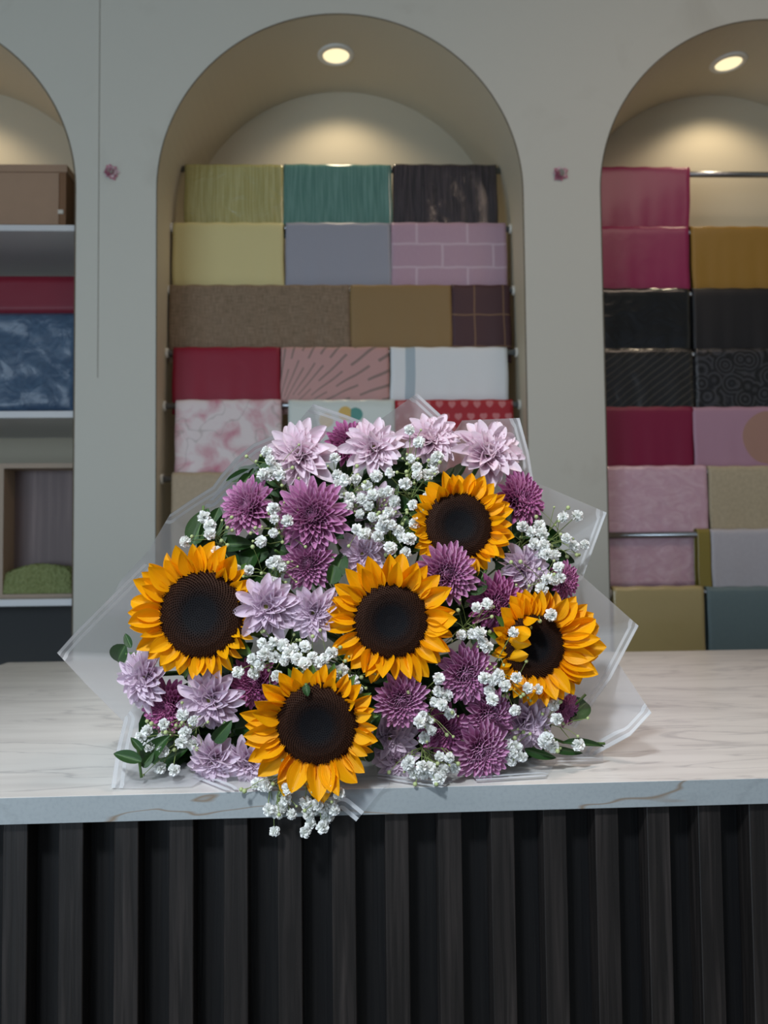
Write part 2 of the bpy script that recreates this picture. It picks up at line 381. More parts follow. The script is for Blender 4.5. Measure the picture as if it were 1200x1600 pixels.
PC = {}
def pm(*a, **k):
    m_ = paper(*a, **k); return m_
rows_mid = [  # y0, y1, depth, items
 (258, 350, 2.62, [(280,443,pm('cello_yellow','#a59d5f',0.25,'vstripe','#bcb681',0.55,0.8),'yellow-green glossy cellophane sheets, top row left in the middle niche'),
                   (444,611,pm('cello_teal','#4f7d74',0.25,'vstripe','#6f9a91',0.15,0.8),'teal striped glossy sheets, middle of the top row of the middle niche'),
                   (614,780,pm('cello_black','#1f1b24',0.2,'vstripe','#4c4248',0.25,0.9),'black-purple striped glossy sheets, top row right in the middle niche')]),
 (349, 447, 2.588, [(272,443,pm('paper_lemon','#dccf95',0.5,crinkle=.08),'pale lemon yellow wrapping paper below the yellow-green cellophane'),
                   (447,610,pm('paper_greylilac','#a0a1ad',0.35,crinkle=.08),'plain grey-lilac wrapping paper below the teal sheets'),
                   (611,789,pm('paper_pinkline','#bb98aa',0.4,'brick','#d2bac7'),'pink wrapping paper printed with white line blocks')]),
 (446, 545, 2.556, [(266,546,pm('burlap_brown','#705e49',0.8,'burlap','#9c8670',0.6,0,7),'wide brown burlap-look wrapping fabric, third row of the middle niche'),
                   (547,704,pm('paper_kraft','#94784e',0.5,crinkle=.08),'plain golden-brown kraft paper beside the brown burlap'),
                   (705,795,pm('paper_plum','#4c2f34',0.5,'plaid','#8f6d4e'),'dark plum wrapping paper with thin golden check lines')]),
 (543, 625, 2.524, [(272,438,pm('paper_red','#921030',0.45,crinkle=.05),'plain crimson wrapping paper, fourth row of the middle niche'),
                   (440,607,pm('paper_rays','#c99c98',0.5,'rays','#84736c'),'salmon pink wrapping paper with grey dashes fanning out'),
                   (610,791,pm('paper_white','#edf1f4',0.4,'band','#b3c3cd'),'white wrapping paper with a pale blue band, fourth row right')]),
 (625, 738, 2.492, [(276,440,pm('paper_floral','#ecdede',0.45,'floral','#c9607c'),'white wrapping paper with pink blossom print, left of the bouquet top'),
                   (451,616,pm('paper_dots','#dde5df',0.25,'dots','#3b8f84',0.1,0.6),'white glossy paper with teal and yellow dots behind the bouquet'),
                   (617,800,pm('paper_hearts','#b01f2d',0.4,'hearts','#e09a9c'),'red wrapping paper printed with small pale hearts behind the bouquet')]),
 (738, 850, 2.46, [(270,447,pm('paper_cream','#c9b699',0.6,'mottle','#a8957b'),'cream beige wrapping paper, lowest roll showing left of the bouquet')]),
]
ordn = ['top', 'second', 'third', 'fourth', 'fifth', 'sixth', 'seventh', 'lowest']
for k, (y0, y1, Y, its) in enumerate(rows_mid):
    rail(1, y0 + 1, Y, 'steel rail carrying the %s row of papers in the middle niche' % ordn[k])
    for x0, x1, mt, lb in its:
        drape(x0, x1, y0, y1 + 14, Y, mt, lb, 'wrapping papers hung in the middle niche', slant=0.006, wav=(0.006 if 'burlap' in mt.name else 0.002))
rows_rt = [
 (262, 355, 2.645, [(925,1075,pm('paper_berry_gloss','#9c2e5c',0.4,coat=.15,crinkle=.06),'glossy berry-pink wrapping sheets beside the bare end of the top steel rail',-0.02)]),
 (355, 449, 2.6135, [(925,1073,pm('paper_berry','#9c2a5b',0.35,crinkle=.05),'berry-pink wrapping sheets left of the mustard paper',-0.008),
                   (1076,1330,pm('paper_mustard','#a27a30',0.4,crinkle=.05),'mustard yellow wrapping paper in the right niche',0)]),
 (451, 545, 2.582, [(925,1074,pm('cello_black_gloss','#17171a',0.15,crinkle=.35,coat=.8,cs=9),'glossy black cellophane sheets below the berry-pink paper',0),
                   (1078,1330,pm('paper_black_rib','#101013',0.4,'hrib','#26262b'),'black finely ribbed wrapping paper below the mustard paper',0)]),
 (545, 637, 2.5505, [(925,1078,pm('cello_black_diag','#222121',0.25,'diag','#4a4540',.3,.5,cs=9),'black sheets with fanned thin grey lines in the right niche',0),
                   (1082,1330,pm('paper_black_rose','#151518',0.3,'roses','#45454a',.2,.4,cs=20),'black rose-textured wrapping paper in the right niche',0)]),
 (636, 728, 2.519, [(925,1080,pm('paper_magenta','#85103f',0.45),'deep magenta wrapping paper in the fifth row of the right niche',-0.015),
                   (1079,1330,pm('paper_mauve','#b890a6',0.45,'circle','#b18a7d'),'mauve wrapping paper with a large tan circle',0)]),
 (728, 832, 2.4875, [(925,1101,pm('paper_pearl','#d8afc0',0.3,'wrinkle','#e6c6d2',.35,.4),'pearly pink crinkled wrapping sheets in the right niche',0),
                   (1103,1330,pm('paper_oat','#d2c5a8',0.7,'mottle','#ab9e84'),'oat-coloured mottled paper right of the pearly pink sheets',0)]),
 (826, 916, 2.456, [(1086,1106,pm('paper_olive','#958538',0.35,coat=.5),'narrow olive glossy paper fold hanging on the seventh rail',0),
                   (1107,1330,pm('paper_icelilac','#c2c0ca',0.45,'mottle','#cfced6'),'ice-lilac wrapping paper in the right niche',0)]),
 (916, 1050, 2.4245, [(925,1096,pm('paper_butter','#c9b680',0.25,coat=.6,crinkle=.08),'butter yellow glossy paper right of the bouquet, lowest row',0),
                   (1101,1330,pm('paper_greyteal','#71878d',0.5,'mottle','#7a8f93'),'grey-teal wrapping paper in the lowest row of the right niche',0)]),
]
for k, (y0, y1, Y, its) in enumerate(rows_rt):
    rail(2, y0 + (2 if k else 4), Y, 'steel rail carrying the %s row of papers in the right niche' % ordn[k], py_x=1080)
    for x0, x1, mt, lb, sl in its:
        xm = max(P(x0, y0, Y).x, CXS[2]-RAD+0.012)
        # clip the left end to the niche side
        while P(x0, y0, Y).x < CXS[2]-RAD+0.012: x0 += 1
        drape(x0, min(x1, 1200+130), y0, 912 if 'pearl' in mt.name else y1 + (14 if k < 7 else 60), Y, mt, lb, 'wrapping papers hung in the right niche', slant=sl, wav=0.002)
# ------------------------------------------------------------------ left niche: shelves, box, sheets, wood crate, towel
LX0, LX1 = CXS[0]-RAD+0.001, CXS[0]+RAD-0.001
def shelf(py, thick_px, label):
    zt = P(60, py, D+0.004).z; th = thick_px*D/F
    o = MB().box((LX0, D+0.004, zt-th), (LX1, D+ND-0.001, zt)).build('shelf_board', M_SHELF); md = o.modifiers.new('b','BEVEL'); md.width = .0015
    tag(o, label, 'shelf', 'white shelves in the left niche'); return zt
z1 = shelf(351, 10, 'white shelf board carrying the cardboard box in the left niche')
z2 = shelf(642, 11, 'white shelf board under the blue plastic bundle in the left niche')
z3 = shelf(936, 11, 'white shelf board carrying the green towel and wooden crate')
zc = P(50, 1015, D+0.1).z
tag(MB().box((LX0+0.002, D+0.10, 0.001), (LX1-0.002, D+0.115, z3-0.022)).build('shade_panel', M_DARK), 'added dark sheet standing in for the shade under the lowest shelf of the left niche', 'panel')  # added sheet, its dark colour paints the shade of the bottom compartment
# cardboard box: front face to x=97
bx0 = P(-150, 300, D+0.02).x; bx1 = P(103, 300, D+0.05).x; bz1 = P(50, 258, D+0.05).z
root = empty('cardboard_box', Matrix.Translation(((bx0+bx1)/2, D+0.05, z1))); tag(root, 'closed brown cardboard box on the top shelf of the left niche', 'box')
w2 = (bx1-bx0)/2; bh = bz1 - z1
o = MB().box((-w2,0,0.0005),(w2,0.30,bh-0.022)).build('box_body', M_CARD2, root)
o = MB().box((-w2-0.003,-0.003,0.018),(w2-0.02,0.0,bh-0.024)).build('front_panel', M_CARD, root)
o = MB().box((-w2-0.004,-0.004,bh-0.022),(w2+0.004,0.304,bh)).build('lid', M_CARD, root)
MB().box((w2-0.075-0.03,-0.0045,0.001),(w2-0.105+0.045,-0.003,0.012)).build('label_tab', M_TAPE, root)
MB().box((w2-0.022,-0.004,0.05),(w2-0.006,-0.0005,0.062)).build('corner_tab', M_TAPE, root)
# red bundle and blue plastic bundle
def bundle(name, py0, py1, Y0, Y1, mat, label, lump=0.01, cat='packet', zb=None):
    za = P(50, py0, Y0).z; zb = zb if zb else P(50, py1, Y0).z
    xa, xb = LX0+0.012, LX1-0.006; nx, nz, ny = 60, 22, 10; v=[]; f=[]; uv=[]
    prof = [(Y1-(Y1-Y0)*i/ny, za) for i in range(ny)] + [(Y0, za-(za-zb)*i/nz) for i in range(nz+1)] + [(Y0+(Y1-Y0)*i/ny, zb) for i in range(1, ny+1)]
    for j in range(nx+1):
        x = xa+(xb-xa)*j/nx
        for i,(y,z) in enumerate(prof):
            n_ = noise.noise(Vector((x*9, z*9, y*5)))*lump + noise.noise(Vector((x*26+z*14, z*20, 3)))*lump*0.5
            edge = min(1, min(z-zb, za-z)/0.02 + 0.15) if abs(y-Y0)<1e-6 else 0
            v.append((x, y - abs(n_)*edge*0.6 + (0.012*(1-edge) if abs(y-Y0)<1e-6 else 0), z)); uv.append((x-xa, za-z+(y-Y0)))
    n=len(prof)
    for j in range(nx):
        for i in range(n-1): f.append((j*n+i, j*n+i+1, (j+1)*n+i+1, (j+1)*n+i))
    f.append(tuple(range(n))); f.append(tuple(reversed(range(nx*n, nx*n+n))))
    return tag(mesh(name, v, f, mat, None, uv), label, cat)
zmid = P(50, 488, D+0.03).z
bundle('plastic_bundle', 488, 640, D+0.03, D+0.36, paper('blue_plastic','#3a5370',0.4,'wrinkle','#4a6480',0.55,0.3,cs=16), 'bulky packet wrapped in crinkled blue plastic on the left shelf', 0.03, 'packet', z2+0.0005)
bundle('folded_paper', 430, 488, D+0.05, D+0.34, pm('paper_wine','#7d0f2b',0.5), 'wine-red folded paper stack lying on the blue plastic bundle', 0.002, 'wrapping paper', zmid+0.001)
# wooden crate lying open to the front
root = empty('wooden_crate', Matrix.Translation((CXS[0], D+0.05, z3))); tag(root, 'open walnut-lined wooden crate standing on the lower shelf in the left niche', 'crate')
cw1 = LX1-0.01-CXS[0]; cw0 = -cw1; ch = P(50, 724, D+0.05).z - z3; fx = P(3, 800, D+0.05).x - CXS[0]
MB().box((cw0,0,ch-0.014),(cw1,0.10,ch)).build('top_board', M_WOODFR, root)
MB().box((cw0,0,0.0005),(cw1,0.10,0.012)).build('bottom_board', M_WOODFR, root)
MB().box((cw0,0.08,0.012),(cw1,0.10,ch-0.014)).build('back_board', M_WOODBACK, root)
MB().box((fx-0.012,0.0,0.012),(fx+0.004,0.08,ch-0.014)).build('divider', M_WOODFR, root)
# towel
def towel():
    xa, xb = P(-90, 900, D+0.1).x, P(109, 900, D+0.03).x; ya, yb = D+0.052, D+0.126; zb = z3+0.0125
    nx, ny = 70, 30; v=[]; f=[]
    for j in range(nx+1):
        for i in range(ny+1):
            s=j/nx; q=i/ny; e=min(1, 5*min(q, 1-q))**0.5*min(1, 30*min(s,1-s))**0.5
            h=(0.072+0.016*noise.noise(Vector((s*5,q*2,1.3)))+0.007*math.sin(s*9+1)+0.004*noise.noise(Vector((s*40,q*22,0))))*e
            v.append((xa+(xb-xa)*s, ya+(yb-ya)*q, zb+max(0.0008,h)))
    n=ny+1
    for j in range(nx):
        for i in range(ny): f.append((j*n+i,(j+1)*n+i,(j+1)*n+i+1,j*n+i+1))
    return mesh('folded_towel', v, f, M_TOWEL)
tag(towel(), 'rumpled moss-green towel lying in the open wooden crate', 'towel')

# ------------------------------------------------------------------ worktop and counter
cfl = PZ(-40, 1242, ZT); 
def top_pt(px, py): return PZ(px, py, ZT)
YF = 0.85; YB = PZ(600, 1025, ZT).y; XL = PZ(22, 1036, ZT).x; XR = 1.75
TH = 0.0262
b = MB().box((XL, YF, ZT-TH), (XR, YB, ZT)); 
o = mesh('worktop', b.v, b.f, None, smooth=False, mats=[M_MARBLE, M_MARBLE_EDGE], fm=[1,0,1,1,1,1])
md = o.modifiers.new('bevel','BEVEL'); md.width = 0.0006; md.segments = 2
TURN = Matrix.Translation((0, YF, 0)) @ Matrix.Rotation(0.018, 4, 'Z') @ Matrix.Translation((0, -YF, 0))
o.matrix_world = TURN
tag(o, 'white veined marble worktop with a grey-blue front edge under the bouquet', 'worktop')
root = empty('counter_base', TURN @ Matrix.Translation(((XL+XR)/2, YF, 0))); tag(root, 'black-brown counter front of upright wooden slats below the marble worktop', 'counter')
ox = (XL+XR)/2
b = MB(); b.box((XL+0.02-ox, 0.036, 0.0005), (XR-0.02-ox, 0.05, ZT-TH-0.0005), 0)
s0 = P(602, 1290, YF+0.008).x; pitch = P(683,1290,YF+0.008).x - s0; s0w = P(639,1290,YF+0.008).x - s0
pitch = (P(1173,1290,YF+.008).x - P(91,1290,YF+.008).x)/13
k0 = -40
b2 = MB()
for k in range(-40, 60):
    xx = s0 + k*pitch
    if xx < XL+0.025 or xx > XR-0.05: continue
    b2.box((xx-ox, 0.008, 0.0006), (xx+s0w-ox, 0.036, ZT-TH-0.0006))
b.build('back_panel', M_SLATB, root); o = b2.build('slats', M_SLAT, root); md=o.modifiers.new('bevel','BEVEL'); md.width=0.0008; md.segments=1
for nm, xx in (('end_panel', XL+0.001), ('end_panel', XR-0.021)):
    MB().box((xx-ox, 0.012, 0.0005), (xx-ox+0.0195, YB-YF-0.05, ZT-TH-0.0005)).build(nm, M_SLATB, root)

# wall flower decorations
def wall_flower(px, py, label, seed):
    rnd = random.Random(seed); c = P(px, py, D); root = empty('flower_decoration', Matrix.Translation(c)); tag(root, label, 'wall decoration', 'small flower decorations on the wall')
    cols = [plain('deco_petal%d_%d' % (seed, i), h, 0.6) for i, h in enumerate(('#c98b9b', '#e0c3c9', '#a35f74', '#9a958c'))]
    for k in range(3):
        b = MB(); b_r = [0.024, 0.018, 0.011][k]
        for j in range(9 - k):
            a = 2*PI*j/(9-k) + rnd.random()*.5; L = b_r*(.85+.3*rnd.random()); wd = 0.008
            d = Vector((math.cos(a), 0, math.sin(a))); s = Vector((-math.sin(a), 0, math.cos(a))); y = -0.003 - 0.004*k
            n = len(b.v); b.v += [tuple(d*0.002+Vector((0,y+.002,0))), tuple(d*L*.6+s*wd+Vector((0,y-.002,0))), tuple(d*L+Vector((0,y,0))), tuple(d*L*.6-s*wd+Vector((0,y-.002,0)))]
            b.f.append((n,n+1,n+2,n+3)); b.m.append(0 if rnd.random()<.6 else 1)
        b.build('petals', [cols[k], cols[(k+1)%4]], root)
    MB().ball((0.003,-0.012,-0.004), 0.004).build('flower_center', cols[3], root)
wall_flower(174, 270, 'small faded pink flower stuck on the wall left of the middle niche', 1)
wall_flower(875, 272, 'small faded pink flower stuck on the wall right of the middle niche', 2)

# ------------------------------------------------------------------ bouquet
HOR = 862
def depth(px, py):
    nx = (px-570)/380; ny = (950-py)/290
    return 0.882 + 0.045*(nx*nx+ny*ny) + 0.045*ny
TIE = Vector((P(585, 1010, 1.22).x, 1.23, ZT + 0.062))
CEN = P(575, 930, 0.88)
def facing(px, py, k=0.75, extra=(0,0)):
    p = P(px, py, depth(px, py)); d = (CAM - p).normalized()
    off = Vector((p.x-CEN.x, 0, p.z-CEN.z)) / 0.25
    n = d + off*k + Vector((extra[0], 0, extra[1])); return n.normalized()
def frame(p, n, spin=0.0):
    q = n.to_track_quat('Z', 'Y').to_matrix().to_4x4() @ Matrix.Rotation(spin, 4, 'Z'); q.translation = p; return q

# materials of plants
def petal_mat(name, base, tip, edge=None, rough=0.5, vein=0.15, trans=0.25, tt=(0.0, 1.0)):
    t = NT(name, rough, 0.25); uvv, s, v = t.uv()
    c = t.mix(t.ramp(v, *tt), lin(base), lin(tip))
    if edge:
        e = t.ramp(t.M('ABSOLUTE', t.M('SUBTRACT', s, 0.5)), 0.28, 0.5); c = t.mix(t.M('MULTIPLY', e, 0.75), c, lin(edge))
    if vein:
        f = t.noise(t.scale(uvv, (26, 2.2, 1)), 1.0, 2); c = t.mix(t.M('MULTIPLY', f, vein), c, lin(base))
        t.bump(t.noise(t.scale(uvv, (22, 1.5, 1)), 1.0, 2), 0.3, 0.002)
    t.col(c)
    tr = t.n('ShaderNodeBsdfTranslucent'); t.put(tr.inputs[0], c); mx = t.n('ShaderNodeMixShader'); mx.inputs[0].default_value = trans
    t.lk(t.b.outputs[0], mx.inputs[1]); t.lk(tr.outputs[0], mx.inputs[2]); t.lk(mx.outputs[0], t.out.inputs[0]); return t.m
M_SUN = petal_mat('sunflower_petal', '#ee9500', '#ffbb0c', None, 0.45, 0.4, 0.3, (0.0, 0.45))
M_PINK = petal_mat('pale_mum_petal', '#d39ab8', '#f6e6ef', '#fbf1f7', 0.5, 0.25, 0.3, (0.05, 0.75))
M_LILAC = petal_mat('lilac_mum_petal', '#c295b6', '#ead7e6', '#f1e4f0', 0.5, 0.25, 0.3, (0.05, 0.75))
M_PURP = petal_mat('purple_mum_petal', '#9c4078', '#d292bf', '#f0d2e6', 0.45, 0.2, 0.22, (0.1, 0.95))
M_WINEP = petal_mat('wine_mum_petal', '#943168', '#c474aa', '#e6b2d2', 0.45, 0.2, 0.22, (0.1, 0.95))
M_EYE = plain('mum_eye', '#8a8a3a', 0.7, var=.2, vs=400)
M_STEM = plain('green_stem', '#4c6a30', 0.5)
M_GSTEM = plain('pale_green_stem', '#7f8f52', 0.6)
M_BUD = plain('green_bud', '#a9b57e', 0.6)
M_WHITE = petal_mat('white_blossom_petal', '#e9ece2', '#ffffff', None, 0.6, 0.0, 0.3)
t = NT('leaf_green', 0.38, 0.5); uvv, s_, v_ = t.uv()
mid = t.M('SUBTRACT', 1.0, t.ramp(t.M('ABSOLUTE', t.M('SUBTRACT', s_, 0.5)), 0.0, 0.05))
t.col(t.mix(t.M('MULTIPLY', mid, 0.5), t.mix(t.noise(t.obj(), 60), lin('#16300f'), lin('#2c5220')), lin('#6f9150')))
t.bump(t.noise(t.obj(), 120), 0.3, 0.003); M_LEAF = t.m
M_SEPAL = plain('sepal_green', '#4d7030', 0.5, var=.2, vs=60)
t = NT('sunflower_disk', 0.75, 0.2); uvv, s_, v_ = t.uv()
t.col(t.mix(t.ramp(v_, 0.35, 0.85), lin('#08060a'), lin('#371d0e'))); M_DISK = t.m
t = NT('disk_floret_tip', 0.6, 0.2); t.col(lin('#6b3f1c')); M_DTIP = t.m

def petal_geo(b, L, W, M4, e0, e1, cup, tipw=0.0, nl=7, nw=4, shape=0.62, tw=0.0, rnd=None, r0=0.0, z0=0.0, notch=0.0, base_w=0.22):
    # b: MB with uv list; petal runs along local +Y of M4, rising with elevation e0 -> e1
    n = len(b.v); y, z = r0, z0
    rd = shape > 1.01; tp = 0.0
    for i in range(nl+1):
        t_ = (i/nl)**0.72 if rd else i/nl; e = e0 + (e1-e0)*t_
        if i: y += L*(t_-tp)*math.cos(e); z += L*(t_-tp)*math.sin(e)
        tp = t_
        if rd:
            k_ = min(1, t_/.62); ww = W * (base_w + (1-base_w)*k_*k_*(3-2*k_)) * (max(tipw*.6, (1-((t_-.62)/.38)**2)**(.5 if tipw > .45 else .72)) if t_ > .62 else 1)
        else: ww = W * (math.sin(PI*min(1, t_**shape*0.97 + 0.03))**0.75 if t_ < 1 else tipw)
        ww = max(ww, W*base_w*(1-t_))
        for j in range(nw+1):
            s = (j/nw - 0.5)*2; lift = cup*ww*(s*s) - (0.12*ww if j == nw//2 and not rd else 0)
            tl = notch*L*0.06*(1-s*s) if i == nl else 0
            q = Vector((s*ww/2*math.cos(tw*t_), y - lift*math.sin(e)*1.0 + tl, z + lift*math.cos(e) + s*ww/2*math.sin(tw*t_)))
            b.v.append(tuple(M4 @ q)); b.uv.append((j/nw, t_))
    for i in range(nl):
        for j in range(nw):
            a = n+i*(nw+1)+j; b.f.append((a, a+1, a+nw+2, a+nw+1)); b.m.append(0)
def pdata(b, name, mat):
    me = bpy.data.meshes.new(name); me.from_pydata(b.v, [], b.f); me.materials.append(mat)
    l = me.uv_layers.new(name='UVMap')
    for p in me.polygons:
        p.use_smooth = True
        for li, vi in zip(p.loop_indices, p.vertices): l.data[li].uv = b.uv[vi]
    return me
I4 = Matrix.Identity(4)
# --- sunflower petal variants (unit length 1)
SUNP = []
for k in range(7):
    rnd = random.Random(k); b = MB()
    petal_geo(b, 1.0, rnd.uniform(.44,.6), I4, rnd.uniform(.1,.35), rnd.uniform(-.5,.1) if k % 2 else rnd.uniform(.2,.9), rnd.uniform(.25,.6), 0.03, 9, 6, rnd.uniform(.8,.98), rnd.uniform(-.5,.5))
    SUNP.append(pdata(b, 'sunflower_petal', M_SUN))
# --- disk, unit radius 1
def disk_mesh(seed):
    rnd = random.Random(seed); b = MB(); N = 1100
    prof = [(0.0001, .13), (.15, .135), (.3, .16), (.5, .2), (.7, .2), (.88, .13), (1.0, 0), (.95, -.12), (.5, -.2)]
    b.lathe(prof, 36); b.uv = [(0, min(1, math.hypot(v[0], v[1]))) for v in b.v]
    def hz(r):
        for (a, za), (c, zc) in zip(prof, prof[1:]):
            if a <= r <= c: return za + (zc-za)*(r-a)/(c-a)
        return 0
    for i in range(N):
        r = math.sqrt((i+.5)/N)*0.99; a = i*2.399963; h = hz(r); hh = .03 + .055*r*r*rnd.uniform(.6, 1.3)
        if r < .42: hh *= .6
        ra = .028 if r > .42 else .02
        o = Vector((r*math.cos(a), r*math.sin(a), h)); out = Vector((math.cos(a), math.sin(a), 0)); tn = Vector((-math.sin(a), math.cos(a), 0))
        tilt = out * (.25 * (1 if r > .45 else -1.0)) * hh; n = len(b.v)
        for q in (out*ra, tn*ra, -out*ra, -tn*ra): b.v.append(tuple(o+q*.8)); b.uv.append((0, r*.9))
        b.v.append(tuple(o + Vector((0,0,hh)) + tilt)); b.uv.append((0, min(1, r + (.35 if r > .5 and i % 3 == 0 else 0))))
        for j in range(4): b.f.append((n+j, n+(j+1) % 4, n+4)); b.m.append(0)
    me = pdata(b, 'sunflower_disk', M_DISK)
    for p in me.polygons: p.use_smooth = False
    return me
DISK = disk_mesh(3)
b = MB()
for j in range(16): petal_geo(b, 1.0, .5, Matrix.Rotation(2*PI*j/16+.1, 4, 'Z'), -.15, .1, .3, .02, 5, 2, .5, r0=.55, z0=-.16-.02*(j % 2))
SEPAL = pdata(b, 'sepals', M_SEPAL)

def stem(root, M4, p, rad, parent_name='stem', mat=None, bend=0.0):
    inv = M4.inverted(); n = (M4.to_3x3() @ Vector((0,0,1))).normalized()
    tie = TIE + Vector((random.uniform(-.022,.022), random.uniform(-.02,.02), random.uniform(-.018,.018)))
    a = p - n*0.008; c1 = a - n*0.05; c2 = tie + (a-tie)*0.4 ; pts = []
    for i in range(13):
        t_ = i/12; q = a*(1-t_)**3 + c1*3*t_*(1-t_)**2 + c2*3*t_*t_*(1-t_) + tie*t_**3
        q.z = max(q.z, ZT+rad+0.003); pts.append(inv @ q)
    b = MB(); b.tube(pts, rad, 7); return b.build(parent_name, mat or M_STEM, root, True)

def sunflower(px, py, rd, rims, label, ext=(0,0), dy=-0.012, seed=0, folded=(), npet=30, spin=0, kf=0.45):
    """rd: disk radius px, rims: petal reach px at left, top, right, bottom"""
    rnd = random.Random(seed); Y = depth(px, py) + dy; p = P(px, py, Y); s = Y/F
    n = facing(px, py, kf, ext); M4 = frame(p, n); root = empty('sunflower', M4)
    tag(root, label, 'flower', 'sunflowers in the bouquet'); R = rd*s
    inst('disk', DISK, root, Matrix.Rotation(spin, 4, 'Z') @ Matrix.Scale(R, 4))
    Minv = M4.to_3x3().inverted()
    # petal directions in the flower's own plane, lengths interpolated between the four reaches
    for layer, (cnt, lf, el) in enumerate(((npet, 1.0, -0.10), (npet-8, 0.88, 0.16))):
        for j in range(cnt):
            a = 2*PI*(j + .5*layer + rnd.uniform(-.22,.22))/cnt
            # world dir of local azimuth
            wd = M4.to_3x3() @ Vector((math.cos(a), math.sin(a), 0)); sx, sz = wd.dot(rt), wd.dot(up)
            l_, t_, r_, b_ = rims; ph = math.atan2(sz, sx)
            ca, sa = math.cos(ph), math.sin(ph); reach = (ca*ca)*(r_ if ca > 0 else l_) + (sa*sa)*(t_ if sa > 0 else b_)
            fs = math.hypot(sx, sz); L = (reach/fs - rd*0.86)*s*lf*rnd.uniform(.88, 1.08)
            el2 = el + rnd.uniform(-.12,.12) + (rnd.uniform(.2,.6) if rnd.random() < .12 else 0)
            mm = Matrix.Rotation(a - PI/2, 4, 'Z') @ Matrix.Translation((0, R*0.86, -R*0.03 + R*0.05*layer)) @ Matrix.Rotation(el2, 4, 'X') @ Matrix.Rotation(rnd.uniform(-.35,.35), 4, 'Y') @ Matrix.Diagonal((max(L, .022)*rnd.uniform(.85,1.15), L, L, 1))
            inst('petal', rnd.choice(SUNP), root, mm)
    for a, el3, Lr in folded:
        mm = Matrix.Rotation(a-PI/2, 4, 'Z') @ Matrix.Translation((0, R*.95, R*.06)) @ Matrix.Rotation(el3, 4, 'X') @ Matrix.Scale(Lr*R, 4)
        inst('petal', rnd.choice(SUNP), root, mm)
    inst('sepals', SEPAL, root, Matrix.Scale(R*.95, 4))
    stem(root, M4, p - n*R*.15, .0055)
    return root
sunflower(316, 960, 70, (118,112,86,100), 'large sunflower at the far left of the bouquet', (-.02,.05), -0.012, 1)
sunflower(611, 970, 61, (103,108,106,104), 'sunflower at the centre of the bouquet', (0,.0), -0.016, 2, npet=27)
sunflower(495, 1131, 65, (118,90,96,122), 'lowest sunflower drooping over the worktop edge', (-.02,-.02), -0.040, 3, npet=26)
sunflower(716, 822, 56, (78,90,90,82), 'topmost sunflower below the pale pink chrysanthemums', (0,.05), -0.014, 4, npet=30)
sunflower(834, 1010, 53, (66,92,112,92), 'sunflower at the right of the bouquet with petals folded over its disk', (.12,.02), -0.010, 5, npet=30,
          folded=((2.5,1.5,.9),(2.85,1.9,.8),(3.5,1.9,.7),(1.9,1.5,.9)))

# --- chrysanthemum meshes, unit radius
def mum(kind, seed, mat):
    rnd = random.Random(seed); b = MB()
    if kind == 'dense':
        N = 165
        for i in range(N):
            f = (i+.5)/N; a = i*2.399963 + rnd.uniform(-.1,.1)
            L = .22 + .66*f**.75; e = (1.35 - 1.45*f**.8) + rnd.uniform(-.08,.08)
            petal_geo(b, L*rnd.uniform(.92,1.08), .15+.09*f, Matrix.Rotation(a, 4, 'Z'), e+.05, e+.75-.35*f, .6, .5, 6, 4, 1.5, rnd.uniform(-.3,.3), r0=.03+.16*f, z0=.05-.18*f, base_w=.5)
    else:
        N = 72
        for i in range(N):
            f = (i+.5)/N; a = i*2.399963 + rnd.uniform(-.2,.2)
            L = .30 + .68*f**.7; e = (1.25 - 1.25*f**.75) + rnd.uniform(-.15,.15)
            petal_geo(b, L*rnd.uniform(.82,1.1), .22+.13*f, Matrix.Rotation(a, 4, 'Z'), e+.25, e-.2+rnd.uniform(-.35,.5), rnd.uniform(.3,.75), .3, 8, 5, 1.25, rnd.uniform(-.6,.6), r0=.03+.08*f, z0=.05-.14*f, base_w=.5)
    return pdata(b, 'chrysanthemum_petals', mat)
MUMS = {}
for nm, kd, mt in (('pink','loose',M_PINK),('lilac','loose',M_LILAC),('purple','dense',M_PURP),('wine','dense',M_WINEP)):
    MUMS[nm] = [mum(kd, s, mt) for s in (1, 2, 3)]
b = MB()
for i in range(60):
    r = .11*math.sqrt((i+.5)/60); a = i*2.4; b.ball((r*math.cos(a), r*math.sin(a), .1-r*r*3), .014, 0, 5, 3)
EYE = bpy.data.meshes.new('eye'); EYE.from_pydata(b.v, [], b.f); EYE.materials.append(M_EYE)
def chrys(px, py, r, col, label, dy=0.0, ext=(0,0), kf=.6, vary=None):
    Y = depth(px, py) + dy; p = P(px, py, Y); s = Y/F; n = facing(px, py, kf, ext)
    R = r*s*1.06; M4 = frame(p, n, random.uniform(0, 6)); root = empty('chrysanthemum', M4)
    tag(root, label, 'flower', 'chrysanthemums in the bouquet')
    inst('petals', random.choice(MUMS[col]), root, Matrix.Diagonal((R, R, R*.85, 1)))
    inst('flower_center', EYE, root, Matrix.Translation((0, 0, R*(.11 if col in ('purple','wine') else .06))) @ Matrix.Scale(R*1.15, 4))
    stem(root, M4, p - n*R*.05, .0028)
